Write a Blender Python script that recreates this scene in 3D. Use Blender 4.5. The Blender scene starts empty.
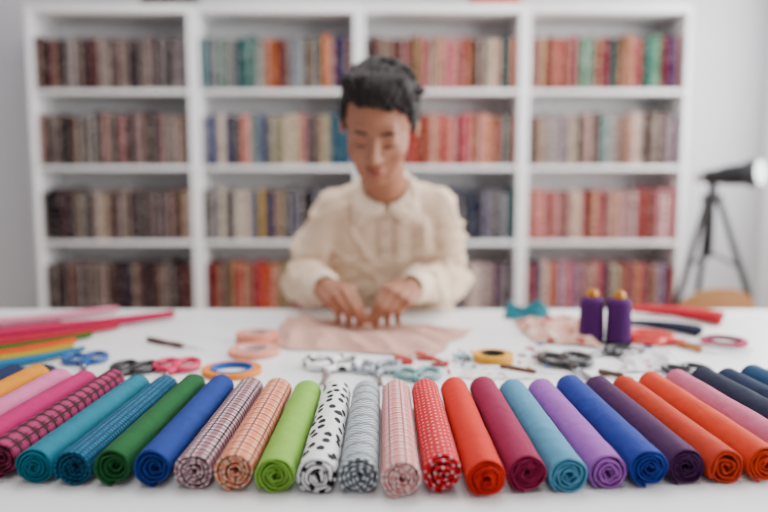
import bpy, bmesh, math, random
from mathutils import Vector, Matrix, noise
from mathutils.bvhtree import BVHTree
RN=random.Random(7)
pi=math.pi
# ------------------------------------------------------------------ camera model
F=747.0; CAMZ=1.105; TH=math.radians(6.6); TZ=0.75
def ray(px,py):
    u=(px-384)/F; v=(256-py)/F
    return Vector((u, math.cos(TH)+v*math.sin(TH), -math.sin(TH)+v*math.cos(TH)))
def T(px,py,z=TZ):
    d=ray(px,py); t=(z-CAMZ)/d.z
    return Vector((d.x*t,d.y*t,z))
def W(px,py,Y):
    d=ray(px,py); t=Y/d.y
    return Vector((d.x*t,Y,CAMZ+d.z*t))
COL=bpy.context.scene.collection
# ------------------------------------------------------------------ colours / materials
def hx(h,k=1.0,g=1.0):
    h=h.lstrip('#'); o=[]
    for i in (0,2,4):
        c=int(h[i:i+2],16)/255
        c=c/12.92 if c<=.04045 else ((c+.055)/1.055)**2.4
        o.append(c*k)
    L=.25*o[0]+.65*o[1]+.1*o[2]; mx=max(o); mn=min(o); s=(mx-mn)/(mx+1e-6)
    o=[max(.0012,min(.95,L+(c-L)*1.18))*(1-.20*s) for c in o]
    e=1+.22*min(1,s*1.6)
    o=[c**(e*g) for c in o]
    return (o[0],o[1],o[2],1)
class NT:
    def __init__(s,name):
        s.m=bpy.data.materials.new(name); s.m.use_nodes=True
        s.t=s.m.node_tree; s.b=s.t.nodes['Principled BSDF']
    def n(s,t,**k):
        x=s.t.nodes.new(t)
        for a,b in k.items(): setattr(x,a,b)
        return x
    def l(s,a,b): s.t.links.new(a,b)
    def setin(s,sock,v):
        if hasattr(v,'is_output'): s.l(v,sock)
        else: sock.default_value=v
    def math(s,op,a,b=None,c=None):
        x=s.n('ShaderNodeMath',operation=op)
        s.setin(x.inputs[0],a)
        if b is not None: s.setin(x.inputs[1],b)
        if c is not None: s.setin(x.inputs[2],c)
        return x.outputs[0]
    def mix(s,f,a,b,bt='MIX'):
        x=s.n('ShaderNodeMix',data_type='RGBA',blend_type=bt)
        s.setin(x.inputs[0],f); s.setin(x.inputs[6],a); s.setin(x.inputs[7],b)
        return x.outputs[2]
    def noise(s,vec,scale,detail=2,rough=.5):
        x=s.n('ShaderNodeTexNoise'); x.inputs['Scale'].default_value=scale
        x.inputs['Detail'].default_value=detail; x.inputs['Roughness'].default_value=rough
        if vec is not None: s.l(vec,x.inputs['Vector'])
        return x.outputs['Fac']
    def bump(s,h,st,dist=.001):
        x=s.n('ShaderNodeBump'); x.inputs['Strength'].default_value=st; x.inputs['Distance'].default_value=dist
        s.l(h,x.inputs['Height']); s.l(x.outputs[0],s.b.inputs['Normal'])
    def tc(s,k='Object'):
        return s.n('ShaderNodeTexCoord').outputs[k]
def plain(name,c,rough=.5,metal=0,var=.06,nscale=12,bump=0,coat=0):
    q=NT(name); f=q.noise(q.tc(),nscale,3)
    c=hx(c) if isinstance(c,str) else c
    dk=tuple(v*(1-var*2) for v in c[:3])+(1,)
    q.l(q.mix(f,dk,c),q.b.inputs['Base Color'])
    q.b.inputs['Roughness'].default_value=rough; q.b.inputs['Metallic'].default_value=metal
    if coat: q.b.inputs['Coat Weight'].default_value=coat
    if bump: q.bump(q.noise(q.tc(),nscale*20,2),bump)
    return q.m
def fabric(name,kind,c,sc=1.0):
    q=NT(name); uv=q.tc('UV'); c=[hx(v) for v in c]
    sp=q.n('ShaderNodeSeparateXYZ'); q.l(uv,sp.inputs[0]); U,V=sp.outputs[0],sp.outputs[1]
    def band(s,f,lo,hi,ph=0):
        x=q.math('FRACT',q.math('ADD',q.math('MULTIPLY',s,f),ph))
        return q.math('MULTIPLY',q.math('GREATER_THAN',x,lo),q.math('LESS_THAN',x,hi))
    col=c[0]
    if kind=='solid':
        f=q.noise(uv,60,3); col=q.mix(f,tuple(v*.72 for v in c[0][:3])+(1,),c[0])
    elif kind=='fine':
        col=q.mix(band(V,150*sc,.0,.45),c[0],c[1]); col=q.mix(band(U,150*sc,.0,.35),col,c[2])
        col=q.mix(q.math('MULTIPLY',q.math('GREATER_THAN',q.noise(uv,120,1),.55),.6),col,c[0])
    elif kind=='plaid':
        a=band(V,48*sc,.1,.5); b=band(U,58*sc,.1,.5)
        col=q.mix(q.math('MULTIPLY',a,.6),c[0],c[1]); col=q.mix(q.math('MULTIPLY',b,.6),col,c[1])
        col=q.mix(q.math('MULTIPLY',band(V,48*sc,.66,.86),.95),col,c[2]); col=q.mix(q.math('MULTIPLY',band(U,58*sc,.68,.82),.9),col,c[2])
    elif kind in('dots','blotch','lattice'):
        mp=q.n('ShaderNodeMapping'); mp.inputs['Rotation'].default_value=(0,0,.785 if kind!='blotch' else .3)
        if kind=='blotch': mp.inputs['Scale'].default_value=(1.3,.8,1)
        q.l(uv,mp.inputs[0])
        vo=q.n('ShaderNodeTexVoronoi',voronoi_dimensions='2D'); q.l(mp.outputs[0],vo.inputs['Vector'])
        if kind=='dots':
            vo.inputs['Scale'].default_value=115*sc; vo.inputs['Randomness'].default_value=.1
            f=q.math('LESS_THAN',vo.outputs['Distance'],.17)
        elif kind=='blotch':
            vo.inputs['Scale'].default_value=50*sc; vo.inputs['Randomness'].default_value=.75
            d=q.math('ADD',vo.outputs['Distance'],q.math('MULTIPLY',q.noise(uv,130,1),.16))
            f=q.math('LESS_THAN',d,.38)
        else:
            vo.inputs['Scale'].default_value=150*sc; vo.inputs['Randomness'].default_value=0.0
            f=q.math('GREATER_THAN',vo.outputs['Distance'],.42)
        col=q.mix(f,c[0],c[1])
        if len(c)>2: col=q.mix(q.math('MULTIPLY',band(V,30,.3,.55),.6),col,c[2])
    elif kind=='floral':
        vo=q.n('ShaderNodeTexVoronoi'); vo.inputs['Scale'].default_value=26*sc; q.l(q.tc(),vo.inputs['Vector'])
        f=q.math('LESS_THAN',vo.outputs['Distance'],.3); col=q.mix(f,c[0],c[1])
        f=q.math('LESS_THAN',q.noise(q.tc(),40*sc,2),.4); col=q.mix(f,col,c[2])
    if isinstance(col,tuple): q.b.inputs['Base Color'].default_value=col
    else: q.l(col,q.b.inputs['Base Color'])
    q.b.inputs['Roughness'].default_value=.8; q.b.inputs['Specular IOR Level'].default_value=.35
    w=q.math('ADD',q.math('SINE',q.math('MULTIPLY',U,5200)),q.math('SINE',q.math('MULTIPLY',V,5200)))
    h=q.math('ADD',q.math('MULTIPLY',w,.15),q.math('MULTIPLY',q.noise(uv,45,3),4.5))
    q.bump(h,.6,.0020)
    return q.m
# ------------------------------------------------------------------ geometry helpers
def mk(name,vf,mat,parent=None,loc=None,rot=None,smooth=True,uv=None,off=None,recalc=True):
    v,f=vf
    if off is not None: v=[Vector(a)-off for a in v]
    me=bpy.data.meshes.new(name); me.from_pydata([tuple(a) for a in v],[],f); me.update()
    if uv is not None:
        L=me.uv_layers.new(name='UVMap')
        for lp in me.loops: L.data[lp.index].uv=uv[lp.vertex_index]
    if recalc:
        bm=bmesh.new(); bm.from_mesh(me); bmesh.ops.recalc_face_normals(bm,faces=bm.faces); bm.to_mesh(me); bm.free()
    if smooth:
        for p in me.polygons: p.use_smooth=True
        try: me.set_sharp_from_angle(angle=math.radians(45))
        except Exception: pass
    if mat: me.materials.append(mat)
    o=bpy.data.objects.new(name,me); COL.objects.link(o)
    if parent: o.parent=parent
    if loc is not None: o.location=loc
    if rot is not None: o.rotation_euler=rot
    return o
def empty(name,loc=(0,0,0),rz=0,rot=None,scale=1):
    o=bpy.data.objects.new(name,None); COL.objects.link(o); o.location=loc
    o.rotation_euler=rot if rot else (0,0,rz); o.empty_display_size=.05; o.scale=(scale,)*3
    return o
def tag(o,label,cat,group=None):
    o['label']=label; o['category']=cat
    if group: o['group']=group
    return o
def join(*l):
    V=[];Fs=[]
    for v,f in l:
        n=len(V); V+= [Vector(a) for a in v]; Fs+=[tuple(i+n for i in q) for q in f]
    return V,Fs
def xf(vf,M): return [M@Vector(a) for a in vf[0]],vf[1]
def box(c,s,bev=0.0,seg=2):
    bm=bmesh.new(); bmesh.ops.create_cube(bm,size=1)
    for v in bm.verts: v.co=Vector((v.co.x*s[0]+c[0],v.co.y*s[1]+c[1],v.co.z*s[2]+c[2]))
    if bev: bmesh.ops.bevel(bm,geom=bm.edges[:],offset=bev,segments=seg,affect='EDGES',profile=.5)
    r=([v.co.copy() for v in bm.verts],[tuple(v.index for v in f.verts) for f in bm.faces]); bm.free(); return r
def lathe(prof,seg=32):
    V=[];Fc=[]
    for r,z in prof:
        for k in range(seg):
            a=2*pi*k/seg; V.append(Vector((max(r,1e-5)*math.cos(a),max(r,1e-5)*math.sin(a),z)))
    n=len(prof)
    for j in range(n-1):
        for k in range(seg):
            k2=(k+1)%seg; Fc.append((j*seg+k,j*seg+k2,(j+1)*seg+k2,(j+1)*seg+k))
    Fc.append(tuple(range(seg))[::-1]); Fc.append(tuple((n-1)*seg+k for k in range(seg)))
    return V,Fc
def ringlathe(prof,seg=40):
    V=[];Fc=[];n=len(prof)
    for r,z in prof:
        for k in range(seg):
            a=2*pi*k/seg; V.append(Vector((r*math.cos(a),r*math.sin(a),z)))
    for j in range(n):
        j2=(j+1)%n
        for k in range(seg):
            k2=(k+1)%seg; Fc.append((j*seg+k,j*seg+k2,j2*seg+k2,j2*seg+k))
    return V,Fc
def frame(d):
    d=d.normalized(); a=Vector((0,0,1)) if abs(d.z)<.9 else Vector((1,0,0))
    x=a.cross(d).normalized(); y=d.cross(x); return x,y,d
def tube(pts,rad,seg=12,closed=False,flat=1.0):
    pts=[Vector(p) for p in pts]; n=len(pts)
    if not hasattr(rad,'__len__'): rad=[rad]*n
    V=[];Fc=[]
    for i,p in enumerate(pts):
        if closed: d=pts[(i+1)%n]-pts[i-1]
        else: d=pts[min(i+1,n-1)]-pts[max(i-1,0)]
        x,y,_=frame(d)
        for k in range(seg):
            a=2*pi*k/seg; V.append(p+x*(math.cos(a)*rad[i])+y*(math.sin(a)*rad[i]*flat))
    m=n if closed else n-1
    for i in range(m):
        i2=(i+1)%n
        for k in range(seg):
            k2=(k+1)%seg; Fc.append((i*seg+k,i*seg+k2,i2*seg+k2,i2*seg+k))
    if not closed:
        Fc.append(tuple(range(seg))[::-1]); Fc.append(tuple((n-1)*seg+k for k in range(seg)))
    return V,Fc
def capsule(a,b,ra,rb,seg=18):
    a=Vector(a);b=Vector(b);d=(b-a)
    if d.length<1e-6: d=Vector((0,0,1e-4))
    x,y,z=frame(d); pts=[]
    for k in range(5,0,-1):
        t=pi/2*k/5.001; pts.append((a-z*(ra*math.sin(t)),ra*math.cos(t)))
    pts.append((a,ra)); pts.append((b,rb))
    for k in range(1,6):
        t=pi/2*k/5.001; pts.append((b+z*(rb*math.sin(t)),rb*math.cos(t)))
    V=[];Fc=[]
    for p,r in pts:
        for k in range(seg):
            an=2*pi*k/seg; V.append(p+x*(math.cos(an)*r)+y*(math.sin(an)*r))
    n=len(pts)
    for j in range(n-1):
        for k in range(seg):
            k2=(k+1)%seg; Fc.append((j*seg+k,j*seg+k2,(j+1)*seg+k2,(j+1)*seg+k))
    Fc.append(tuple(range(seg))[::-1]); Fc.append(tuple((n-1)*seg+k for k in range(seg)))
    return V,Fc
def ell(c,r,M=None,seg=24,rot=None):
    n=14
    prof=[(math.sin(pi*j/n),-math.cos(pi*j/n)) for j in range(n+1)]
    V,Fc=lathe([(max(a,1e-4),b) for a,b in prof],seg)
    out=[]
    for v in V:
        p=Vector((v.x*r[0],v.y*r[1],v.z*r[2]))
        if rot is not None: p=rot@p
        p=p+Vector(c); out.append(M@p if M else p)
    return out,Fc
def remesh(vf,voxel,it=4,fac=.5):
    o=mk('tmp',vf,None,smooth=False)
    m=o.modifiers.new('r','REMESH'); m.mode='VOXEL'; m.voxel_size=voxel; m.adaptivity=0
    s=o.modifiers.new('s','SMOOTH'); s.iterations=it; s.factor=fac
    bpy.context.view_layer.update()
    dg=bpy.context.evaluated_depsgraph_get(); ev=o.evaluated_get(dg); me=ev.to_mesh()
    V=[v.co.copy() for v in me.vertices]; Fc=[tuple(p.vertices) for p in me.polygons]
    N=[v.normal.copy() for v in me.vertices]
    ev.to_mesh_clear(); old=o.data; bpy.data.objects.remove(o); bpy.data.meshes.remove(old)
    return V,Fc,N
# ------------------------------------------------------------------ shared materials
M_white=plain('white_laminate','#f0f0f1',.35,var=.01)
M_case=plain('bookcase_white','#f0f0f1',.5,var=.01)
M_wall=plain('wall_paint','#cfcfd3',.9,var=.01)
M_ceil=plain('ceiling_paint','#ececec',.9,var=.01)
M_steel=plain('polished_steel','#c8c8cc',.25,metal=1,var=.02)
M_blk=plain('black_plastic','#0e0f11',.4)
M_tan=plain('tan_wood','#b8906a',.5,var=.12,nscale=14)
# ------------------------------------------------------------------ room shell
def struct(name,vf,mat):
    o=mk(name,vf,mat,smooth=False); o['kind']='structure'; return o
XL,XR,YB,YF,H=-2.5,1.9,3.76,-1.6,2.7
qf=NT('floor_boards'); br=qf.n('ShaderNodeTexBrick'); br.inputs['Scale'].default_value=2.0
br.inputs['Color1'].default_value=hx('#b9a48c'); br.inputs['Color2'].default_value=hx('#a8937b'); br.inputs['Mortar'].default_value=hx('#6d5c4a')
br.inputs['Mortar Size'].default_value=.004; br.inputs['Brick Width'].default_value=2.0; br.inputs['Row Height'].default_value=.25
qf.l(qf.tc(),br.inputs['Vector']); qf.l(br.outputs[0],qf.b.inputs['Base Color']); qf.b.inputs['Roughness'].default_value=.5
struct('floor',box(((XL+XR)/2,(YB+YF)/2,-.05),(XR-XL+.4,YB-YF+.4,.1)),qf.m)
struct('ceiling',box(((XL+XR)/2,(YB+YF)/2,H+.05),(XR-XL+.4,YB-YF+.4,.1)),M_ceil)
struct('wall_back',box(((XL+XR)/2,YB+.05,H/2),(XR-XL+.4,.1,H)),M_wall)
struct('wall_front',box(((XL+XR)/2,YF-.05,H/2),(XR-XL+.4,.1,H)),M_wall)
struct('wall_left',box((XL-.05,(YB+YF)/2,H/2),(.1,YB-YF,H)),M_wall)
wy0,wy1,wz0,wz1=.2,3.5,.85,2.3
struct('wall_right',join(box((XR+.05,(YF+wy0)/2,H/2),(.1,wy0-YF,H)),box((XR+.05,(YB+wy1)/2,H/2),(.1,YB-wy1,H)),
    box((XR+.05,(wy0+wy1)/2,wz0/2),(.1,wy1-wy0,wz0)),box((XR+.05,(wy0+wy1)/2,(H+wz1)/2),(.1,wy1-wy0,H-wz1))),M_ceil)
wf=[box((XR+.04,(wy0+wy1)/2,wz0+.02),(.06,wy1-wy0,.04)),box((XR+.04,(wy0+wy1)/2,wz1-.02),(.06,wy1-wy0,.04))]
for i in range(4): wf.append(box((XR+.04,wy0+.02+i*(wy1-wy0-.04)/3,(wz0+wz1)/2),(.06,.04,wz1-wz0-.08)))
struct('window_1',join(*wf),M_case)
struct('baseboard_back',box(((XL+XR)/2,YB-.008,.05),(XR-XL,.016,.1)),M_case)
# ------------------------------------------------------------------ bookcases
BX0=-1.590; BW=.739; BY=3.40; BD=.31; ST=.022
boards=[.100,.437,.780,1.121,1.460]
for u in range(4):
    e=empty('bookcase',(BX0+BW*(u+.5),BY+BD/2,0))
    tag(e,'white open bookcase unit filled with rows of fabric bolts','bookcase','white bookcases along the wall')
    w=BW-.002
    for s in(-1,1): mk('side_panel',box((s*(w/2-ST/2),0,.915),(ST,BD,1.83),.001),M_case,e)
    mk('top_panel',box((0,0,1.813),(w-2*ST,BD,.034),.001),M_case,e)
    mk('back_panel',box((0,BD/2-.004,.945),(w-2*ST,.008,1.70)),M_case,e)
    for z in boards: mk('shelf',box((0,-.005,z-.009),(w-2*ST,BD-.02,.018),.001),M_case,e)
    mk('plinth',box((0,-BD/2+.03,.04),(w-2*ST,.016,.07)),M_case,e)
# bolts
qb=NT('bolt_fabric'); oi=qb.n('ShaderNodeObjectInfo'); tc=qb.tc()
cv=qb.n('ShaderNodeVectorMath',operation='ADD'); qb.l(tc,cv.inputs[0])
cb=qb.n('ShaderNodeCombineXYZ'); r50=qb.math('MULTIPLY',oi.outputs['Random'],50); qb.l(r50,cb.inputs[0]); qb.l(r50,cb.inputs[2]); qb.l(cb.outputs[0],cv.inputs[1])
n1=qb.noise(cv.outputs[0],60,2)
sx=qb.n('ShaderNodeSeparateXYZ'); qb.l(tc,sx.inputs[0])
wn=qb.n('ShaderNodeTexWhiteNoise',noise_dimensions='1D')
cell=qb.math('ADD',qb.math('FLOOR',qb.math('MULTIPLY',qb.math('ADD',sx.outputs[0],.0178),112)),r50)
qb.l(cell,wn.inputs['W'])
wn2=qb.n('ShaderNodeTexWhiteNoise',noise_dimensions='1D'); qb.l(qb.math('ADD',cell,17.3),wn2.inputs['W'])
hs=qb.n('ShaderNodeHueSaturation'); qb.l(oi.outputs['Color'],hs.inputs['Color'])
qb.l(qb.math('ADD',.45,qb.math('MULTIPLY',wn2.outputs['Value'],.11)),hs.inputs['Hue'])
oc=hs.outputs['Color']
lt=qb.mix(.5,oc,(.80,.70,.62,1)); dk=qb.mix(.8,oc,(.006,.005,.010,1))
base=qb.mix(qb.math('MULTIPLY',qb.math('GREATER_THAN',wn.outputs['Value'],.74),.9),oc,lt)
base=qb.mix(qb.math('MULTIPLY',qb.math('LESS_THAN',wn.outputs['Value'],.36),.85),base,dk)
col=qb.mix(qb.math('MULTIPLY',qb.math('GREATER_THAN',n1,.60),.55),base,lt)
col=qb.mix(qb.math('MULTIPLY',qb.math('LESS_THAN',n1,.44),.75),col,dk)
qb.l(col,qb.b.inputs['Base Color']); qb.b.inputs['Roughness'].default_value=.9; qb.b.inputs['Specular IOR Level'].default_value=.2
def bolt_mesh(w,h,d,folds,seed):
    P=[]; nf=folds*6
    for k in range(nf+1):
        t=k/nf; x=-w/2+w*t
        y=-d/2+.010-.010*abs(math.sin(pi*t*folds))**.6
        P.append((x,y))
    P+= [(w/2,0),(w/2-.002,d/2-.003),(w/2-.005,d/2),(-w/2+.005,d/2),(-w/2+.002,d/2-.003),(-w/2,0)]
    n=len(P); V=[];Fc=[]
    zs=[0,.004,h*.3,h*.6,h-.006,h-.001,h]; sc=[.96,1,1,1,1,.97,.9]
    for j,z in enumerate(zs):
        for x,y in P:
            wob=.0015*math.sin(z*30+seed+x*60)
            V.append(Vector(((x)*sc[j]+wob*(0<j<6)*.4,y*(1-(1-sc[j])*.15)+wob,z)))
    for j in range(len(zs)-1):
        for k in range(n):
            k2=(k+1)%n; Fc.append((j*n+k,j*n+k2,(j+1)*n+k2,(j+1)*n+k))
    Fc.append(tuple(range(n))[::-1]); Fc.append(tuple((len(zs)-1)*n+k for k in range(n)))
    return V,Fc
pal={
(0,0):['5b4038','3c2b30','8a6a5c','6f4048','2e2832','9b8a88','7a4b4b','4d3a44','a58a7c','6b5a6a','33303c','8c8088'],
(0,1):['17202c','1d3a3c','1a1a24','20384a','3a2430','6b2f44','94606a','b08a88','5a4048','c0a49a','6e5a50'],
(0,2):['3b2034','6d3a50','2a2230','d0bcb0','8a5a50','5a3a2e','a88a78','6a4a5e','b59a88','40303c'],
(0,3):['6a3038','7a4a44','4a2a34','8a5a52','5a3a66','3a3a66','9a7a70','6a4440','84504c'],
(1,0):['6a7a84','8898a0','2a8a8a','4aa0a0','d07a40','c03a34','8a4a44','b0b0a8','2f6a78','e0a080','a02a30','5a6a70'],
(1,1):['3a6aa0','6a94b8','e08a3c','e0c8a8','2a8a90','a0a8a8','8a6a50','4a4a54','c8b8a0','3a8a9a','e0604a'],
(1,2):['e0b030','30405a','1f2a48','202838','b08a3a','2a4a7a','3a3a44','18202e','506a8a','303848'],
(1,3):['d05a4a','a04038','805040','d8804a','c09a80','b03a3a','6a4a40','e0a07a','7a5048'],
(2,0):['d85a50','e08a7a','a03a3a','c8a090','6a3a3a','e06a6a','c83038','8a5a50','303040','d0b0a0','b84a50'],
(2,1):['d84a50','e88a88','c83a44','e0b0a4','a83a44','e06a60','f0a090','b0504a'],
(2,2):['303850','20283c','4a5468','8088a0','282c3c','3a4458','a0a4b0','1c2232'],
(2,3):['a884b8','3a9a98','c8b8c8','d0585a','58a8a0','9a6a9a','e0c8c8','5a4a6a'],
(3,0):['d8604a','e08a70','3a8a5a','e0b8a8','2a9a90','d86a8a','c83040','6a3a8a','e0a090','c8504a','b83a50','90b8a0'],
(3,1):['e8c0b8','d8b8a0','70b0a8','c8a8a0','6a3a8a','a8a0a0','e8d0c8','7a5a54','d0706a','c0b0b8'],
(3,2):['e09a98','d8706a','e8c8c0','c85a60','e8a8a0','b87078','f0d8d0','d88a84'],
(3,3):['d8706a','b890b0','c86a74','e0a8a0','9a708c','d88a7a','b05860','a898b8'],
}
bm_v=[]
for k in range(6):
    me=bpy.data.meshes.new('fabric_bolt'); v,f=bolt_mesh(.0356,.232+.006*((k*5)%4-1.5),.21,4,k)
    me.from_pydata([tuple(a) for a in v],[],f); me.update(); me.materials.append(qb.m)
    for p in me.polygons: p.use_smooth=True
    bm_v.append(me)
rown={0:'top',1:'second',2:'third',3:'fourth'}
for (u,r),cols in pal.items():
    z=boards[4-r]; n=19; x0=BX0+BW*u+ST+.003; wd=(BW-2*ST-.006)/n
    for k in range(n):
        o=bpy.data.objects.new('fabric_bolt',bm_v[RN.randrange(6)]); COL.objects.link(o)
        rr_=RN.random()
        c=cols[RN.randrange(len(cols))] if rr_<.5 else cols[min(len(cols)-1,int(k/n*len(cols)))]
        if rr_>.90: c=RN.choice(['e8dcc8','3a5a80','d8ccc0','5a8a88','8a6a58'] if u else ['3a4a60','8a6a58','6a3a44'])
        o.color=hx(c,1,1.16 if u else 1.25); o.location=(x0+wd*(k+.5),3.520+RN.uniform(-.004,.006),z+.0005)
        tag(o,'folded patterned fabric bolt standing upright on a white shelf','fabric bolt','fabric bolts on the %s shelf'%rown[r])
def storage(x,c,label):
    m=plain('box_card',c,.6); e=empty('storage_box',(x,3.51,1.8305)); tag(e,label,'storage box')
    mk('box_body',box((0,0,.05),(.22,.2,.1),.004),m,e); mk('box_lid',box((0,0,.112),(.23,.21,.024),.004),m,e)
storage(W(164,3,3.4).x,'#2a2226','dark grey lidded storage box on top of a bookcase')
storage(W(497,3,3.4).x,'#c8402c','red lidded storage box on top of a bookcase')
# ------------------------------------------------------------------ table
TX0,TX1,TY0,TY1=-1.45,1.3,.58,1.885
e=empty('work_table',((TX0+TX1)/2,(TY0+TY1)/2,0)); tag(e,'large white work table covered with sewing supplies','table')
mk('tabletop',box((0,0,TZ-.016),(TX1-TX0,TY1-TY0,.032),.003),M_white,e)
for sx in(-1,1):
    for sy in(-1,1): mk('leg',box((sx*((TX1-TX0)/2-.06),sy*((TY1-TY0)/2-.06),(TZ-.032)/2),(.05,.05,TZ-.032),.003),M_case,e)
# ------------------------------------------------------------------ fabric rolls
def roll(name,R0,L,loc,rz,mat,turns=5,taper=.04,seed=0,phase=-1.9,r0=.003,squash=.98,bend=0,gap=.64,soft=1.0):
    rr=random.Random(seed); N=int(turns*26); pitch=(R0-r0)/turns; t=pitch*gap
    ys=[0,.0012,.004]+[L*k/16 for k in range(1,16)]+[L-.004,L-.0012,L]
    V=[];Fc=[];uv=[]; M=len(ys); arc=0; cols=[]
    for i in range(N+1):
        a=phase-(turns*2*pi)*(1-i/N); rc=r0+(R0-t/2-r0)*i/N
        arc+=rc*(turns*2*pi/N); cols.append((a,rc,arc))
    tele=rr.uniform(-.006,.006); S=seed*3.7
    for j,y in enumerate(ys):
        e_=.5 if j in(0,M-1) else 1
        for side in(1,-1):
            for i,(a,rc,ar) in enumerate(cols):
                q=i/N
                wob=1-.036*soft*noise.noise(Vector((math.cos(a)*1.3,math.sin(a)*1.3,y*32+S)))
                s=(1-taper*(y/L)**1.3)*wob
                r=(rc+side*t/2*e_)*s + pitch*.38*noise.noise(Vector((math.cos(a)*1.3+q*7,math.sin(a)*1.3,S)))*min(1,(1-q)*6)
                yy=y
                if j<3: yy+= tele*(1-q)+.0038*noise.noise(Vector((a*.9,S,q*4)))
                if j>=M-3: yy+= -tele*(1-q)
                bx=bend*math.sin(pi*y/L)
                V.append(Vector((r*math.cos(a)+bx,yy,r*math.sin(a)*squash))); uv.append((ar,y))
    n=N+1
    def id(j,s,i): return (j*2+s)*n+i
    for j in range(M-1):
        for i in range(N):
            Fc.append((id(j,0,i),id(j,0,i+1),id(j+1,0,i+1),id(j+1,0,i)))
            Fc.append((id(j,1,i),id(j+1,1,i),id(j+1,1,i+1),id(j,1,i+1)))
        for i in(0,N): Fc.append((id(j,0,i),id(j+1,0,i),id(j+1,1,i),id(j,1,i)))
    for j in(0,M-1):
        for i in range(N): Fc.append((id(j,0,i),id(j,0,i+1),id(j,1,i+1),id(j,1,i)))
    o=mk(name,(V,Fc),mat,uv=uv)
    zm=min(v.z for v in V)
    o.location=(loc[0],loc[1],loc[2]-zm+.0005); o.rotation_euler=(0,0,rz)
    return o
spec=[
(-5,'maroon','solid',['#7c1830']),(-4,'navy blue','solid',['#1c3566']),(-3,'golden yellow','solid',['#f0ae22']),
(-2,'light pink','solid',['#e58fb8']),(-1,'magenta pink','solid',['#cf2585']),
(0,'maroon and pink plaid','plaid',['#7a0a44','#b85080','#1c1418']),(1,'teal','solid',['#1291a6']),
(2,'blue and teal patterned','fine',['#14607f','#2a93ae','#0c4468']),(3,'emerald green','solid',['#067646']),
(4,'royal blue','solid',['#0a4fa0']),(5,'dark maroon and white plaid','plaid',['#e4ccd2','#7c1c3c','#1c0410']),
(6,'pink and peach plaid','plaid',['#fbd0ba','#ee8a64','#a05048']),(7,'light green','solid',['#a9d475']),
(8,'white with black blotches','blotch',['#f0f0f0','#1c1c20']),(9,'grey and white lattice','lattice',['#7c858c','#dde2e5','#636e76']),
(10,'pink gingham','plaid',['#fae0dc','#e88e8e','#c07078']),(11,'red with white polka dots','dots',['#dc2842','#f4c0c8']),
(12,'coral red','solid',['#f44c3c']),(13,'deep magenta','solid',['#ae0864']),(14,'pale steel blue','solid',['#76aeca']),
(15,'lavender','solid',['#b678c8']),(16,'blue','solid',['#0a4aaa']),(17,'dark purple','solid',['#5a0e60']),
(18,'rust orange','solid',['#d65434']),(19,'bright orange','solid',['#ea5e3a']),(20,'dusty pink','solid',['#d8849f']),
(21,'dark navy','solid',['#16284c']),(22,'navy blue','solid',['#10385e']),(23,'medium blue','solid',['#1a5c84']),
(24,'light blue','solid',['#4088ae']),(25,'teal blue','solid',['#1f7f96'])]
for i,nm,kind,cs in spec:
    x=(i-9.58)*.0462; xf_=(i-9.58)*.0443; q=(x/.43)**2
    y0=.780+.042*min(q,2.2)+RN.uniform(-.007,.007); y1=1.095+.045*min(q,2)+RN.uniform(-.007,.007)
    m=fabric('roll_'+nm.replace(' ','_'),kind,cs)
    o=roll('fabric_roll',.0238+RN.uniform(-.0005,.0001),y1-y0,(x,y0,TZ),math.atan2(-(xf_-x),y1-y0),m,turns=RN.choice([3.7,4.2,4.7,5.1]),taper=.045,seed=i+20,phase=-1.9+RN.uniform(-.7,.5))
    tag(o,nm+' fabric roll on the table','fabric roll','row of rolled fabrics on the table')
def slim(p0,p1,r,c,label,grp='slim rolled fabrics fanned on the table',taper=.32,bend=.01,sq=.75):
    a=T(*p0);b=T(*p1); d=b-a
    m=fabric('slim_roll_'+c[1:],'solid',[c])
    o=roll('fabric_roll',r,d.length,(a.x,a.y,TZ),math.atan2(-d.x,d.y),m,turns=3,taper=taper,seed=int(p0[1]),r0=.0015,squash=sq,bend=bend,soft=2.5)
    tag(o,label,'fabric roll',grp)
slim((-12,328.5),(118,313.5),.016,'#e8a0b4','slim light pink fabric roll on the white table')
slim((-12,335),(60,325),.011,'#7a5a68','slim mauve fabric roll on the white table')
slim((-14,342.5),(174,320),.019,'#d0186c','slim magenta fabric roll on the white table')
slim((-14,349.5),(118,330),.014,'#c83050','slim crimson fabric roll on the white table')
slim((-14,356),(92,338.5),.012,'#4a7a2a','slim olive green fabric roll on the white table')
slim((-12,361.5),(76,345),.013,'#ee6a1a','slim orange fabric roll on the white table')
slim((-12,366.5),(72,350),.012,'#c8b82a','slim yellow-green fabric roll on the white table')
slim((-12,371.5),(84,353),.012,'#1a8ab0','slim teal blue fabric roll on the white table')
slim((722,325),(634,315),.032,'#d01a46','crimson fabric roll on the white table beside navy roll',grp='short rolled fabrics beside the thread',taper=.4,bend=.03,sq=.5)
slim((700,336),(622,327),.024,'#16244a','navy fabric roll on the white table beside crimson roll',grp='short rolled fabrics beside the thread',taper=.45,bend=.02,sq=.5)
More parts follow.
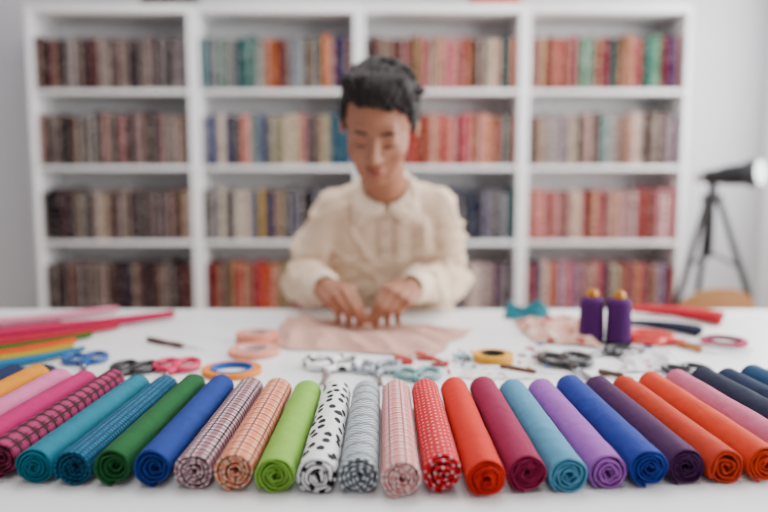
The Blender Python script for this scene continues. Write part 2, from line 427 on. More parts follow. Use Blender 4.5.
# ------------------------------------------------------------------ cloths
def cloth(name,c4,mat,amp,label,nx=60,ny=40,base=.002,freq=14,edge=.012,seed=0,cat='fabric piece'):
    P=[T(*p) for p in c4]; V=[];uv=[];Fc=[]; C=sum(P,Vector())/4
    for j in range(ny+1):
        for i in range(nx+1):
            u=i/nx;v=j/ny
            p=(P[0]*(1-u)+P[1]*u)*(1-v)+(P[3]*(1-u)+P[2]*u)*v
            e=min(1,min(u,1-u,v,1-v)*9)
            nn=noise.noise_vector(Vector((u*3+seed,v*3,seed)))
            p=p+Vector((nn.x,nn.y,0))*edge
            dm=1-.92*math.exp(-(((p.x+.035)/.10)**2+((p.y-1.65)/.075)**2)**2) if seed==0 else 1
            h=noise.noise(Vector((p.x*freq,p.y*freq*.6,seed)))
            h2=1-abs(noise.noise(Vector((p.x*freq*1.3+p.y*6,p.y*freq*.5,seed+5))))*3
            z=base*.5+dm*(.15+.85*e)*(amp*max(0,h*.9+.2)+amp*.7*max(0,h2))
            V.append(Vector((p.x,p.y,TZ+z))-Vector((C.x,C.y,TZ))); uv.append((p.x,p.y))
    for j in range(ny):
        for i in range(nx): a=j*(nx+1)+i; Fc.append((a,a+1,a+nx+2,a+nx+1))
    o=mk(name,(V,Fc),mat,uv=uv,loc=(C.x,C.y,TZ))
    s=o.modifiers.new('thick','SOLIDIFY'); s.thickness=.0008; s.offset=1
    tag(o,label,cat); return o
cloth('fabric_piece',[(276,350),(430,358),(478,330),(282,318)],fabric('dusty_pink_cotton','solid',['#e2bcae']),.014,'pale dusty pink fabric spread under the person hands',nx=100,ny=70,freq=12,edge=.022)
cloth('fabric_piece',[(503,320),(552,322),(548,309),(505,308)],fabric('teal_cotton','solid',['#0e8c9a']),.022,'crumpled teal fabric on the table edge',freq=22,seed=3)
cloth('fabric_piece',[(532,342),(604,350),(590,322),(515,322)],fabric('floral_cotton','floral',['#e2bcae','#b86a66','#f0e0d8']),.022,'crumpled beige and pink floral fabric behind the scissors',freq=20,seed=5)
cloth('fabric_piece',[(618,374),(688,371),(672,351),(624,354)],fabric('lace_cotton','floral',['#e8e6ea','#d8a8b8','#f4f4f6'],2),.012,'flat white floral lace fabric scrap on the table',freq=26,seed=8)
cloth('fabric_piece',[(458,379),(540,380),(520,366),(466,366)],fabric('white_lace','floral',['#eceaec','#c8b8a8','#f6f6f6'],1.6),.003,'thin white printed fabric scrap with pins',freq=22,seed=11)
# ------------------------------------------------------------------ scissors
def scissors(px,py,deg,c,label,scale=1.0,opening=10,mat=None,th=.0064):
    p=T(px,py); m=mat or plain('handle_'+c[1:],c,.35,coat=.2)
    e=empty('scissors',(p.x,p.y,TZ+.0014+max(0,th-.0064)*scale),math.radians(deg),scale=scale); tag(e,label,'scissors','scissors scattered on the table')
    for s in(-1,1):
        z=.0065+s*.0013; half=math.radians(opening/2)*s
        R=Matrix.Rotation(half,4,'Z')
        prof=[(-.018,-.004),(-.018,.006),(.0,.0075),(.03,.0075),(.07,.005),(.095,.0005),(.095,-.0005),(.0,-.003)]
        V=[];n=len(prof)
        for zz in(z-.0011,z+.0011):
            for x,y in prof: V.append(R@Vector((x,s*y*-1,zz)))
        Fc=[tuple(range(n)),tuple(range(n,2*n))]+[(k,(k+1)%n,(k+1)%n+n,k+n) for k in range(n)]
        mk('blade',(V,Fc),M_steel,e,smooth=False)
        cx,cy=-.070,s*(.030+(th-.0064)); a,b=(.037,.0235) if s>0 else (.033,.022)
        pts=[]
        for k in range(28):
            t=2*pi*k/28; pts.append(R@Vector((cx+a*math.cos(t)*(1),cy+b*math.sin(t)+s*.004*math.cos(t)*-1,.0070)))
        loop=tube(pts,th,10,closed=True,flat=1.0)
        sh=tube([R@Vector(q) for q in((-.008,-s*.001,z+.0005),(-.022,s*.003,.0068),(-.036,s*.013,.0068),(-.044,s*.019,.0068))],[.0055,.0065,.0068,.006],10,flat=.9)
        mk('handle',join(loop,sh),m,e)
    mk('pivot_screw',lathe([(.0035,.009),(.0035,.0105),(.002,.0112)],14),M_steel,e)
    return e
scissors(167,379,-88,'#e02a70','scissors with bright pink loop handles behind the rolls',.92,18)
scissors(116,380,-100,'#101014','scissors with black loop handles behind the rolls',.85,12)
scissors(84,370,-70,'#1268a8','scissors with blue loop handles',.85,14)
scissors(34,386,-60,'#142450','scissors with navy loop handles',.85,14)
def spotty(nm,a,b,th,sc):
    dal=NT(nm); vo=dal.n('ShaderNodeTexVoronoi'); vo.inputs['Scale'].default_value=sc; dal.l(dal.tc(),vo.inputs['Vector'])
    dal.l(dal.mix(dal.math('LESS_THAN',vo.outputs['Distance'],th),hx(a),hx(b)),dal.b.inputs['Base Color']); dal.b.inputs['Roughness'].default_value=.35
    return dal.m
scissors(327,378,-92,'#ffffff','scissors with white and black spotted handles behind the rolls',1.0,8,mat=spotty('spotted_plastic','#f4f4f4','#0c0c10',.40,48),th=.0072)
scissors(378,380,-86,'#9aa4aa','scissors with grey speckled handles behind the rolls',.85,8,mat=spotty('speckled_plastic','#aab4bc','#22262c',.34,80),th=.0068)
scissors(420,387,-88,'#7ea8aa','scissors with pale teal handles behind the rolls',.8,10)
scissors(578,375,-86,'#14161a','scissors with black loop handles behind the rolls',1.05,14)
scissors(598,357,-160,'#1a1c20','scissors with black handles beside white lace fabric',.8,12)
scissors(690,348,-40,'#e03a1c','scissors with red orange handles near the navy roll',1.2,12,th=.0052)
scissors(708,384,-80,'#101a34','scissors with dark navy handles behind the rolls',.85,12)
# ------------------------------------------------------------------ ribbon rolls
def ribbon(px,py,R_,h,c,cin,label,ri=.6):
    p=T(px,py); e=empty('ribbon_roll',(p.x,p.y,TZ+.0005)); tag(e,label,'ribbon roll')
    r=R_*ri
    mk('ribbon',ringlathe([(r,.001),(R_-.001,0),(R_,.001),(R_,h-.001),(R_-.001,h),(R_-.006,h-.0008),(r,h-.001)],48),plain('ribbon_'+c[1:],c,.6),e)
    mk('core',ringlathe([(r-.003,0),(r-.0002,0),(r-.0002,h+.001),(r-.003,h+.001)],48),plain('core_'+cin[1:],cin,.6),e)
ribbon(254,354,.050,.011,'#e8a898','#d8b8b0','peach pink ribbon roll lying flat',.62)
ribbon(257,341,.044,.018,'#e6a08c','#d8b8b0','salmon ribbon roll lying flat behind another',.62)
ribbon(232,373,.052,.010,'#f0a020','#1470b8','yellow ribbon ring with blue inner core',.72)
ribbon(493,361,.038,.015,'#f4bc08','#1a1a1c','yellow tape roll with dark core',.60)
ribbon(724,343,.046,.008,'#b83a64','#8a3058','rose pink plastic ring lying flat',.80)
def button(px,py,c,cn):
    p=T(px,py); m=plain('sew_button_'+c[1:],c,.3)
    pr=[(.0085,.0),(.0095,.0008),(.0095,.0024),(.0082,.003),(.0068,.0022),(.0045,.0022)]
    e=mk('sewing_button',lathe(pr,24),m,loc=(p.x,p.y,TZ+.0004)); tag(e,cn+' round sewing button on the table','button','sewing buttons on the table')
for a,b,c,cn in[(546,350,'#e8e4dc','cream'),(536,357,'#30343a','black'),(530,349,'#c83040','red'),(655,379,'#e8e4dc','cream'),(648,348,'#3a78a8','blue'),(522,356,'#8a8a90','grey'),(540,345,'#3a78a8','blue')]: button(a,b,c,cn)
# ------------------------------------------------------------------ thread cones
def cone(px,py,label):
    p=T(px,py); e=empty('thread_spool',(p.x,p.y,TZ+.0005)); tag(e,label,'thread spool','purple thread cones')
    q=NT('purple_thread'); sp=q.n('ShaderNodeSeparateXYZ'); q.l(q.tc(),sp.inputs[0])
    w=q.math('SINE',q.math('MULTIPLY',sp.outputs[2],2400)); q.b.inputs['Base Color'].default_value=hx('#581e68'); q.b.inputs['Roughness'].default_value=.7; q.b.inputs['Specular IOR Level'].default_value=.2
    q.bump(w,.5,.0008)
    mk('base_flange',lathe([(.026,0),(.028,.001),(.028,.005),(.024,.007)],32),plain('spool_base','#24102c',.4),e)
    pr=[(.024,.007),(.0266,.011)]+[(.0266-.0030*(k/10),.011+.076*k/10) for k in range(11)]+[(.0215,.0905),(.017,.0935),(.011,.0945)]
    mk('thread',lathe(pr,40),q.m,e)
    mk('cone_tip',lathe([(.012,.0945),(.0125,.100),(.009,.107),(.0085,.109),(.005,.109)],24),plain('spool_gold','#d09a28',.35,metal=.3),e)
cone(591,342,'purple thread cone with gold top'); cone(618,344,'purple thread cone with gold top')
# ------------------------------------------------------------------ awl, clips, pins
def awl(p0,p1,c,label,name='seam_tool',cat='sewing tool'):
    a=T(*p0);b=T(*p1);d=b-a;L=d.length
    e=empty(name,(a.x,a.y,TZ+.0066),math.atan2(d.y,d.x)); tag(e,label,cat)
    R=Matrix.Rotation(pi/2,4,'Y'); h=L*.62
    mk('handle',xf(lathe([(.003,0),(.0055,.003),(.006,h*.3),(.0045,h*.6),(.0058,h*.85),(.003,h)],16),R),plain('tool_'+c[1:],c,.45,var=.15),e)
    mk('metal_tip',xf(lathe([(.0022,h),(.0018,h+(L-h)*.5),(.0004,L)],10),R),M_steel,e)
awl((147,342),(209,354),'#6a3c24','brown wooden handled awl lying on the table')
awl((500,370),(560,379),'#8a5c3c','brown wooden handled seam tool behind the rolls')
awl((676,346),(720,359),'#c88020','yellow ochre handled seam tool beside red scissors')
awl((598,375),(640,382),'#6a4c34','dark brown wooden handled tool behind the rolls')
def clip(px,py,deg,c,label):
    p=T(px,py); e=empty('sewing_clip',(p.x,p.y,TZ+.0005),math.radians(deg)); tag(e,label,'sewing clip','sewing clips on the table')
    m=plain('clip_'+c[1:],c,.3)
    mk('lower_jaw',box((0,0,.0022),(.034,.013,.0035),.0012),m,e)
    mk('upper_jaw',xf(box((0,0,0),(.036,.014,.005),.0018),Matrix.Translation((-.001,0,.0095))@Matrix.Rotation(.16,4,'Y')),m,e)
    mk('spring',tube([(.006,-.0072,.003),(.009,-.0072,.012),(.009,.0072,.012),(.006,.0072,.003)],.0009,8),M_steel,e)
for q in[(404,364,5,'#e23a1c','orange red'),(425,360,-25,'#d41c1c','red'),(440,366,-35,'#cc1c24','red'),(462,361,20,'#8ac0d0','pale blue')]:
    clip(q[0],q[1],q[2],q[3],q[4]+' plastic sewing clip on the table')
def pin(px,py,deg,c,cn):
    p=T(px,py); e=empty('sewing_pin',(p.x,p.y,TZ+.0055),math.radians(deg)); tag(e,'steel sewing pin with %s ball head'%cn,'pin','sewing pins scattered on the table')
    mk('shaft',tube([(0,0,-.0008),(.034,0,-.004)],[.0006,.0003],6),M_steel,e); mk('head',ell((0,0,0),(.0032,.0032,.0032),seg=12),plain('pin_'+c[1:],c,.3),e)
pc=[('#d83a3a','red'),('#3a9ac8','blue'),('#ececec','white'),('#e8b830','yellow')]
for k in range(22):
    a,b=RN.uniform(444,474),RN.uniform(352,376)
    if k>11: a,b=RN.uniform(514,552),RN.uniform(350,374)
    c=pc[k%4]; pin(a,b,RN.uniform(0,360),*c)
# ------------------------------------------------------------------ telescope on tripod
tp=W(713,184,3.05); e=empty('telescope',(tp.x,tp.y,0)); tag(e,'dark grey telescope on a tall thin black tripod','telescope')
hz=tp.z
for k in range(3):
    a=math.radians([205,-38,80][k]); d=Vector((math.cos(a),math.sin(a),0))
    p0=Vector((0,0,hz-.07))+d*.03; p1=d*.36+Vector((0,0,.008)); mid=p0.lerp(p1,.5)
    mk('tripod_leg',join(tube([p0,mid],[.013,.013],10),tube([mid,p1],[.009,.009],10),ell(p1+Vector((0,0,.004)),(.014,.014,.012),seg=12)),M_blk,e)
mk('centre_column',tube([(0,0,hz-.30),(0,0,hz-.035)],.013,12),M_blk,e)
mk('spreader',join(*[tube([(0,0,hz-.28),Vector((math.cos(math.radians(q))*.115,math.sin(math.radians(q))*.115,hz-.33))],.006,8) for q in(205,-38,80)]),M_blk,e)
mk('mount_head',join(box((0,0,hz-.06),(.07,.06,.04),.008),box((0,0,hz-.025),(.03,.03,.05),.005)),M_blk,e)
RT=Matrix.Translation((-.002,0,hz+.030))@Matrix.Rotation(math.radians(-8),4,'Y')@Matrix.Rotation(math.radians(-52),4,'Z')@Matrix.Rotation(pi/2,4,'Y')
mk('telescope_tube',xf(lathe([(.026,-.03),(.030,-.025),(.032,.03),(.040,.05),(.044,.13),(.044,.15)],28),RT),plain('scope_grey','#2c3036',.35),e)
mk('lens_hood',xf(ringlathe([(.043,.145),(.052,.145),(.055,.15),(.055,.195),(.049,.195),(.045,.15)],28),RT),plain('hood_grey','#44474c',.35),e)
mk('lens',xf(ell((0,0,.192),(.0485,.0485,.006)),RT),plain('lens_glass','#e8ecf0',.4),e)
mk('eyepiece',xf(lathe([(.019,-.07),(.023,-.065),(.023,-.035),(.026,-.03)],20),RT),plain('eyepiece_silver','#c8c8c4',.3,metal=.4),e)
# ------------------------------------------------------------------ wooden chair
ct=W(722,288,2.5); e=empty('wooden_chair',(ct.x,2.5,0),math.radians(8)); tag(e,'tan bent wood chair with arched backrest behind the table','chair')
V=[];Fc=[];n=24
for yy in(-.009,.009):
    for k in range(n+1):
        a=pi*k/n; V.append(Vector((.15*math.cos(a),yy+.03*(math.cos(a))**2,ct.z-.12+.12*math.sin(a)**.8)))
    for k in range(n+1):
        t=-1+2*k/n; V.append(Vector((.15*t,yy+.03*t*t,ct.z-.22)))
m=2*(n+1)
for k in range(n):
    for o_,in((0,),(m,)): Fc.append((o_+k,o_+k+1,o_+n+1+(n-k-1),o_+n+1+(n-k)))
bd=list(range(n+1))+list(range(n+1,m))
for k in range(m):
    a,b=bd[k],bd[(k+1)%m]; Fc.append((a,b,b+m,a+m))
mk('backrest',(V,Fc),M_tan,e)
for s in(-1,1):
    mk('back_post',tube([(s*.125,.02,ct.z-.21),(s*.15,-.01,.44)],[.012,.014],12),M_tan,e)
mk('seat',box((0,-.19,.45),(.38,.38,.03),.012,3),M_tan,e)
for sx in(-1,1):
    for sy in(-1,1): mk('leg',tube([(sx*.15,-.19+sy*.15,.437),(sx*.18,-.19+sy*.18,0)],[.017,.012],12),M_tan,e)
# ------------------------------------------------------------------ person
B=Vector((0,2.14,0))
Hc=W(379,124,1.715)
HM=Matrix.Translation(Hc)@Matrix.Rotation(math.radians(3),4,'Y')@Matrix.Rotation(math.radians(-5),4,'Z')@Matrix.Rotation(math.radians(31),4,'X')@Matrix.Scale(1.08,4)
def hp(x,y,z): return HM@Vector((x,y,z))
ShL=Vector((-.126,1.905,1.012)); ShR=Vector((.138,1.905,1.017)); ElL=Vector((-.212,1.965,.815)); ElR=Vector((.172,1.965,.815))
NB=Vector((.004,1.91,1.04))
def hand(Wr,s):
    f=Vector((s*.50,-.86,-.10)).normalized(); up=Vector((0,0,1))
    Yv=up.cross(f).normalized(); Zv=f.cross(Yv).normalized()
    M=Matrix((f,Yv,Zv)).transposed().to_4x4(); M=Matrix.Translation(Wr)@M@Matrix.Rotation(s*math.radians(24),4,'X')@Matrix.Scale(.97,4)
    P=[]
    ks=[(.078,s*.029,.001),(.082,s*.010,.005),(.078,-s*.010,.004),(.070,-s*.028,-.002)]
    sg=[(.040,.025,.020),(.044,.029,.021),(.041,.026,.020),(.033,.020,.018)]
    rr=[.0095,.0098,.0094,.0085]
    for k,(K,S,r) in enumerate(zip(ks,sg,rr)):
        K=Vector(K); P.append(capsule(M@Vector((0,K.y*.55,0)),M@K,.017,.0125))
        a=math.radians([34,42,48,52][k]); p=K; yaw=-K.y*7.0
        for j,L in enumerate(S):
            d=Vector((math.cos(a)*math.cos(yaw),math.sin(yaw)*math.cos(a),-math.sin(a))); q=p+d*L
            P.append(capsule(M@p,M@q,r*(1-.08*j),r*(1-.08*(j+1)))); p=q; a+=math.radians([[28,14,0],[40,22,0],[50,28,0],[54,30,0]][k][j])
        if k==0: tip=p.copy()
    P.append(capsule(M@Vector((.02,0,-.004)),M@Vector((.064,0,-.004)),.022,.020))
    t=[Vector((.015,s*.020,-.010)),Vector((.040,s*.042,-.030)),Vector((.066,s*.038,-.056)),tip+Vector((-.012,s*.006,-.002))]
    P+= [capsule(M@t[0],M@t[1],.016,.0130),capsule(M@t[1],M@t[2],.0120,.0110),capsule(M@t[2],M@t[3],.0106,.0088)]
    P.append(capsule(Wr+(Wr-(M@Vector((.05,0,0))))*.3,M@Vector((.02,0,0)),.0240,.0230))
    return P
def fit(px,Y,s):
    w=Vector((W(px,300,Y).x,Y,.80)); z=min(v.z for p in hand(w,s) for v in p[0])
    w.z+=TZ+.0055-z; return w
WrL=fit(325,1.695,1); WrR=fit(412,1.695,-1)
HP=hand(WrL,1)+hand(WrR,-1)
parts=[ell((0,.01,.03),(.074,.093,.088),HM),ell((0,-.022,-.02),(.065,.070,.085),HM),ell((0,-.035,-.066),(.051,.048,.044),HM),
 ell((0,-.062,-.094),(.024,.020,.017),HM)]
for s in(-1,1):
    parts+=[ell((s*.034,-.054,-.030),(.027,.027,.030),HM),capsule(hp(s*.034,-.048,-.035),hp(s*.022,-.052,-.080),.026,.024),ell((s*.011,-.096,-.033),(.008,.008,.007),HM),
      ell((s*.078,.012,-.006),(.008,.017,.030),HM),ell((s*.030,-.074,.001),(.017,.014,.012),HM)]
parts+=[capsule(hp(-.034,-.072,.022),hp(.034,-.072,.022),.015,.015),capsule(hp(0,-.084,.010),hp(0,-.107,-.027),.0095,.0125),
 ell((0,-.086,-.0575),(.022,.015,.007),HM),ell((0,-.084,-.068),(.019,.015,.008),HM)]
parts+=[capsule(hp(0,.022,-.055),NB,.052,.056)]
parts+=[ell((.005,1.965,.96),(.120,.070,.11)),capsule(ShL,ShR,.036,.036),ell((0,2.06,.80),(.115,.085,.15)),ell((0,2.14,.60),(.15,.11,.12))]
for Sh,El,Wr in((ShL,ElL,WrL),(ShR,ElR,WrR)):
    parts+=[capsule(Sh,El,.036,.032),capsule(El,El.lerp(Wr,.4),.032,.032),capsule(El.lerp(Wr,.4),Wr,.032,.0240)]
for s in(-1,1):
    hip=Vector((s*.085,2.13,.555)); kn=Vector((s*.12,1.72,.54)); an=Vector((s*.13,1.80,.10)); toe=Vector((s*.14,1.64,.05))
    parts+=[capsule(hip,kn,.078,.052),capsule(kn,kn.lerp(an,.35),.052,.050),capsule(kn.lerp(an,.35),an,.050,.033),capsule(an+Vector((0,.02,-.035)),toe,.035,.026)]
parts+=HP
V,Fc,N=remesh(join(*parts),.0032,4,.5)
iH=HM.inverted()
hd=set(i for i,v in enumerate(V) if (v-Hc).length<.17 and v.y<1.80)
adj={i:set() for i in hd}
for f in Fc:
    for a in range(len(f)):
        i,j=f[a],f[(a+1)%len(f)]
        if i in adj: adj[i].add(j)
        if j in adj: adj[j].add(i)
for _ in range(7):
    nv={}
    for i in hd:
        s_=Vector()
        for j in adj[i]: s_+=V[j]
        l=iH@V[i]; k=.6 if not(abs(l.x)<.025 and l.z>-.075 and l.z<.0 and l.y<-.085) else .10
        nv[i]=V[i].lerp(s_/len(adj[i]),k)
    for i,p in nv.items(): V[i]=p
qs=NT('skin'); at=qs.n('ShaderNodeAttribute'); at.attribute_name='lip'
qs.l(qs.mix(at.outputs['Fac'],qs.mix(qs.noise(qs.tc(),14,3),hx('#9e705a'),hx('#b68a74')),hx('#94504a')),qs.b.inputs['Base Color'])
qs.b.inputs['Roughness'].default_value=.55; qs.b.inputs['Subsurface Weight'].default_value=.05
qs.b.inputs['Subsurface Radius'].default_value=(.01,.004,.002)
person=mk('person',(V,Fc),qs.m,loc=B,off=B,recalc=False)
tag(person,'person in cream polo shirt bending over pink fabric with both hands','person')
lp=person.data.attributes.new('lip','FLOAT','POINT'); lc=hp(0,-.096,-.0625)
for i,v in enumerate(V):
    d=iH@v if (v-lc).length<.05 else None
    if d is not None: lp.data[i].value=max(0,min(1,1.4-((d.x/.021)**2+((d.z+.0625)/.010)**2)*1.4)) if d.y<-.070 else 0
bvh=BVHTree.FromPolygons(V,Fc)
def onface(x,z):
    o=hp(x,-.3,z); d=(hp(x,0,z)-o).normalized(); h=bvh.ray_cast(o,d); return h[0] if h[0] else hp(x,-.09,z)
fw=(hp(0,-1,0)-hp(0,0,0)).normalized()
M_hair=NT('black_hair'); hb=M_hair.noise(M_hair.tc(),70,3); M_hair.l(M_hair.mix(hb,hx('#0c0909'),hx('#2c2320')),M_hair.b.inputs['Base Color'])
M_hair.b.inputs['Roughness'].default_value=.7; M_hair.b.inputs['Specular IOR Level'].default_value=.35; M_hair.bump(hb,.9,.004); M_hair=M_hair.m
M_brow=plain('brow_brown','#2c201c',.8)
for s in(-1,1):
    mk('eyebrow',tube([onface(s*x,z)+fw*.0002 for x,z in((.013,.019),(.025,.0235),(.037,.0235),(.049,.017))],[.0022,.0038,.0036,.0014],8),M_brow,person,off=B)
    mk('eye',tube([onface(s*x,z)+fw*.0002 for x,z in((.017,-.005),(.026,-.0070),(.035,-.0070),(.044,-.003))],[.0014,.0030,.0030,.0014],8),M_brow,person,off=B)
# hair
hpz=[ell((0,.028,.054),(.081,.092,.076),HM),ell((0,.045,.012),(.075,.062,.078),HM),ell((0,-.004,.084),(.070,.072,.043),HM),ell((.010,-.022,.093),(.054,.056,.038),HM)]
for s in(-1,1): hpz+= [ell((s*.069,.022,.026),(.016,.046,.046),HM),ell((s*.067,-.012,.046),(.012,.030,.030),HM)]
rh=random.Random(11)
for k in range(23):
    x=-.064+.128*k/22; L=rh.uniform(-.006,.006)
    hpz.append(capsule(hp(x*.80-.006,-.036,.108),hp(x*1.02+.008,-.076+abs(x)*.40,.084+L-x*.16-abs(x)*.30),.020,.007))
for k in range(90):
    a=rh.uniform(0,2*pi); e1=rh.uniform(.05,1.4); d=Vector((math.cos(a)*math.cos(e1),math.sin(a)*math.cos(e1),math.sin(e1)))
    c=Vector((d.x*.074,d.y*.085+.018,d.z*.080+.046)); c2=c+d*rh.uniform(.003,.010)+Vector((.012,-.014,.001))
    hpz.append(capsule(HM@c,HM@c2,.009,.005))
Vh,Fh,Nh=remesh(join(*hpz),.0030,3,.5)
for i,v in enumerate(Vh):
    l=iH@v; a=math.atan2(l.x,l.z-.0); Vh[i]=v+Nh[i]*(.004*noise.noise(Vector((a*22,l.y*10,l.z*8)))+.0022*noise.noise(v*190))
mk('hair',(Vh,Fh),M_hair,person,off=B,recalc=False)
# shirt
def shirtmat(nm,a,b):
    q=NT(nm); q.l(q.mix(q.noise(q.tc(),8,3),hx(a),hx(b)),q.b.inputs['Base Color']); q.b.inputs['Roughness'].default_value=.9
    q.bump(q.noise(q.tc(),420,2),.10,.001); return q.m
M_sh=shirtmat('cream_knit','#d8c2ac','#e4d1be'); M_sh2=shirtmat('cream_rib','#e0ccb8','#ecdbc9')
sp=[capsule(ShL+Vector((.01,0,-.004)),ShR+Vector((-.01,0,-.004)),.048,.048),ell((0,2.14,.62),(.165,.128,.12)),
 capsule(NB+Vector((-.03,0,.000)),ShL,.046,.046),capsule(NB+Vector((.03,0,.000)),ShR,.046,.046),ell(NB+Vector((0,.015,-.008)),(.080,.065,.045))]
for x in(-.085,-.045,0,.045,.09):
    sp.append(capsule((x,1.925,.975),(x*.98,2.015,.82),.065,.095)); sp.append(capsule((x*.98,2.02,.82),(x,2.08,.68),.098,.10))
for Sh,El,Wr in((ShL,ElL,WrL),(ShR,ElR,WrR)):
    sp+=[capsule(Sh,El,.049,.052),capsule(El,El.lerp(Wr,.5),.052,.047),capsule(El.lerp(Wr,.5),El.lerp(Wr,.84),.047,.036)]
Vs,Fs,Ns=remesh(join(*sp),.005,6,.5)
for i,v in enumerate(Vs):
    f1=noise.noise(Vector((v.x*14+v.z*9,v.y*10,v.z*18)))
    f2=1-abs(noise.noise(Vector((v.x*7-v.z*13,v.y*8+3,v.z*9))))*4.2
    f3=1-abs(noise.noise(Vector((v.x*12+v.z*8+5,v.y*9,v.z*7))))*4.2
    side=ElL if v.x<0 else ElR
    near=math.exp(-((v-side).length/.10)**2)
    up_=1-.6*max(0,min(1,(v.z-.97)/.06))
    n_=v+Ns[i]*((.004*f1+(.011+.009*near)*max(0,f2)+.008*max(0,f3))*up_-.004+.003*near*math.sin((v.z-v.y*.4)*150+3*f1))
    if n_.z<TZ+.004 and n_.y<1.90: n_.z=TZ+.004
    if n_.y<1.892 and n_.z<TZ+.02 and abs(n_.x)<.1: n_.y=1.892
    Vs[i]=n_
shirt=mk('shirt',(Vs,Fs),M_sh,person,off=B,recalc=False)
shirt['label']='cream long-sleeved knit polo shirt'
bs=BVHTree.FromPolygons(Vs,Fs)
for El,Wr in((ElL,WrL),(ElR,WrR)):
    d=(Wr-El).normalized(); a=El.lerp(Wr,.78); b=Wr+d*.010
    x,y,_=frame(d); rp=[(.037,0),(.040,.1),(.038,.35),(.035,.7),(.0335,.95),(.031,1),(.0270,1),(.0270,.6),(.032,0)]
    Vc=[];Fcc=[];sg=48;n=len(rp);Ln=(b-a).length
    for r,t in rp:
        for k in range(sg):
            an=2*pi*k/sg; r2=r+.0006*math.sin(an*16); Vc.append(a+d*(t*Ln)+x*(r2*math.cos(an))+y*(r2*math.sin(an)))
    for j in range(n):
        for k in range(sg): Fcc.append((j*sg+k,j*sg+(k+1)%sg,((j+1)%n)*sg+(k+1)%sg,((j+1)%n)*sg+k))
    for q in Vc:
        if q.z<TZ+.005: q.z=TZ+.005
    mk('cuff',(Vc,Fcc),M_sh2,person,off=B)
# collar
nd=(hp(0,.022,-.055)-NB).normalized(); cx_=Vector((1,0,0))
cy_=Vector((0,1,0))-nd*nd.y; cy_.normalize()
Cc=NB+nd*.036
K=96; rows=11; Vc=[];Fcc=[]
for j in range(rows):
    for k in range(K+1):
        a=math.radians(-174+348*k/K); fr=abs(a)/math.radians(174)
        rad=cx_*math.sin(a)+cy_*math.cos(a)
        if j==0: p=Cc+rad*.059+nd*(.006-.012*fr)
        elif j==1: p=Cc+rad*.062+nd*(.020-.020*fr)
        elif j==2: p=Cc+rad*.066+nd*(.018-.022*fr)
        else:
            t=(j-2)/(rows-3)
            w=.022+.054*(max(0,(fr-.40)/.42)**2.2) if fr<.82 else .076-(fr-.82)/.18*.066
            out=(rad*.5+Vector((0,-.10*fr,-.85))+ (cx_*(.34 if a>0 else -.34)*fr if fr>.5 else Vector())).normalized()
            p=Cc+rad*.066+nd*(.018-.022*fr)+out*(w*t)
            h=bs.find_nearest(p)
            if h[0] is not None:
                sd=(p-h[0]).dot(h[1]); off_=.007+.003*math.sin(pi*t)
                if sd<off_ or t>.6: p=h[0]+h[1]*max(off_,min(sd,off_+.006*(1-t)))
        Vc.append(p)
for j in range(rows-1):
    for k in range(K): a=j*(K+1)+k; Fcc.append((a,a+1,a+K+2,a+K+1))
col=mk('collar',(Vc,Fcc),M_sh2,person,off=B); s=col.modifiers.new('t','SOLIDIFY'); s.thickness=.003; s.offset=1
# placket
Vp=[];Fp=[];n=16
for j in range(n+1):
    z=1.015-.14*j/n
    for x in(-.013,-.0125,.0125,.013):
        h=bs.ray_cast(Vector((x+.004,1.5,z)),Vector((0,1,0))); q=h[0] if h[0] else Vector((x,1.85,z))
        Vp.append(q+Vector((0,.001 if abs(x)>.0127 else -.003,0)))
for j in range(n):
    for k in range(3): a=j*4+k; Fp.append((a,a+1,a+5,a+4))
mk('placket',(Vp,Fp),M_sh2,person,off=B)
for z in(.985,.945,.905):
    h=bs.ray_cast(Vector((.004,1.5,z)),Vector((0,1,0)))
    if h[0]: mk('button',ell(h[0]+Vector((0,-.0045,0)),(.005,.002,.005),seg=14),plain('button_pearl','#b8a48c',.25),person,off=B)
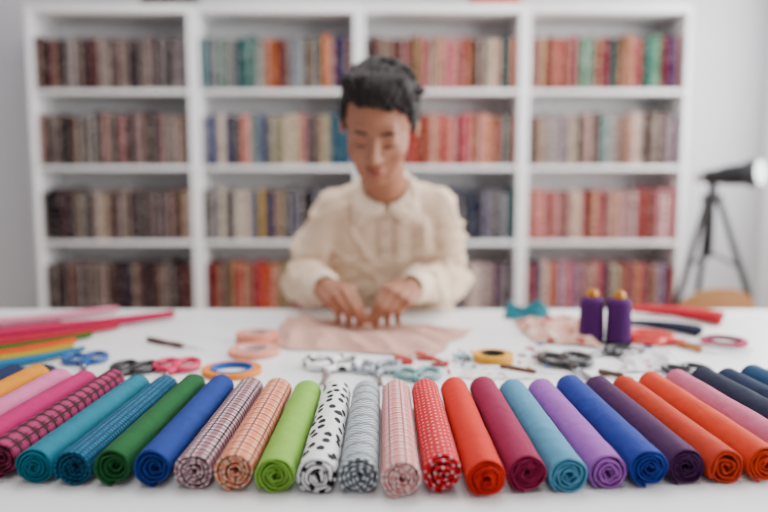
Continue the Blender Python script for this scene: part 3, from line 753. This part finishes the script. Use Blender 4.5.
# trousers & shoes
tr=[ell((0,2.14,.58),(.168,.13,.115))]
for s in(-1,1):
    hip=Vector((s*.085,2.13,.555)); kn=Vector((s*.12,1.72,.54)); an=Vector((s*.13,1.80,.13))
    tr+=[capsule(hip,kn,.092,.064),capsule(kn,an,.064,.050)]
Vt,Ft,Nt=remesh(join(*tr),.007,4,.5)
mk('trousers',(Vt,Ft),plain('charcoal_trousers','#2e3038',.85),person,off=B,recalc=False)
for s in(-1,1):
    Vt,Ft,Nt=remesh(join(ell((s*.13,1.80,.06),(.045,.06,.058)),ell((s*.137,1.69,.045),(.045,.095,.043)),box((s*.134,1.72,.012),(.09,.23,.022),.008)),.004,3,.5)
    zz=min(v.z for v in Vt)
    for v in Vt: v.z-=zz-.0005
    mk('shoe',(Vt,Ft),plain('white_shoe','#d8d8d8',.6),person,off=B,recalc=False)
# stool
e=empty('stool',(0,2.18,0)); tag(e,'round wooden stool under the seated person','stool')
mk('seat',lathe([(.15,.42),(.165,.425),(.17,.435),(.17,.452),(.16,.458),(.02,.459)],40),M_tan,e)
for k in range(4):
    a=pi/4+k*pi/2; mk('leg',tube([(math.cos(a)*.11,math.sin(a)*.11,.425),(math.cos(a)*.17,math.sin(a)*.17,0)],[.015,.012],12),M_tan,e)
mk('foot_ring',tube([(math.cos(2*pi*k/32)*.153,math.sin(2*pi*k/32)*.153,.14) for k in range(32)],.007,8,closed=True),M_steel,e)
# ------------------------------------------------------------------ lights
def area(name,loc,rot,sx,sy,e,c=(1,1,1)):
    l=bpy.data.lights.new(name,'AREA'); l.shape='RECTANGLE'; l.size=sx; l.size_y=sy; l.energy=e; l.color=c
    o=bpy.data.objects.new(name,l); COL.objects.link(o); o.location=loc; o.rotation_euler=rot; return o
area('window_light',(XR-.02,1.9,1.6),(0,math.radians(90),0),1.4,3.1,104,(1,.99,.985))
area('ceiling_fill',(-.1,1.7,2.66),(0,0,0),1.3,1.0,32,(1,.99,.985))  # added soft fill over the table, not a real ceiling fixture
area('ceiling_fill_rear',(.2,2.5,2.66),(0,0,0),2.4,.5,12,(1,.99,.985))  # second added fill, brightens the rear of the room; no lamp hangs here
w=bpy.data.worlds.new('world'); bpy.context.scene.world=w; w.use_nodes=True
w.node_tree.nodes['Background'].inputs[0].default_value=(.97,.98,1,1); w.node_tree.nodes['Background'].inputs[1].default_value=2.0
# ------------------------------------------------------------------ camera
cd=bpy.data.cameras.new('camera'); cam=bpy.data.objects.new('camera',cd); COL.objects.link(cam)
cam.location=(0,0,CAMZ); cam.rotation_euler=(pi/2-TH,0,0); cd.sensor_width=36; cd.lens=F/768*36
cd.clip_start=.05; cd.dof.use_dof=True; cd.dof.focus_distance=.98; cd.dof.aperture_fstop=1.6
bpy.context.scene.camera=cam
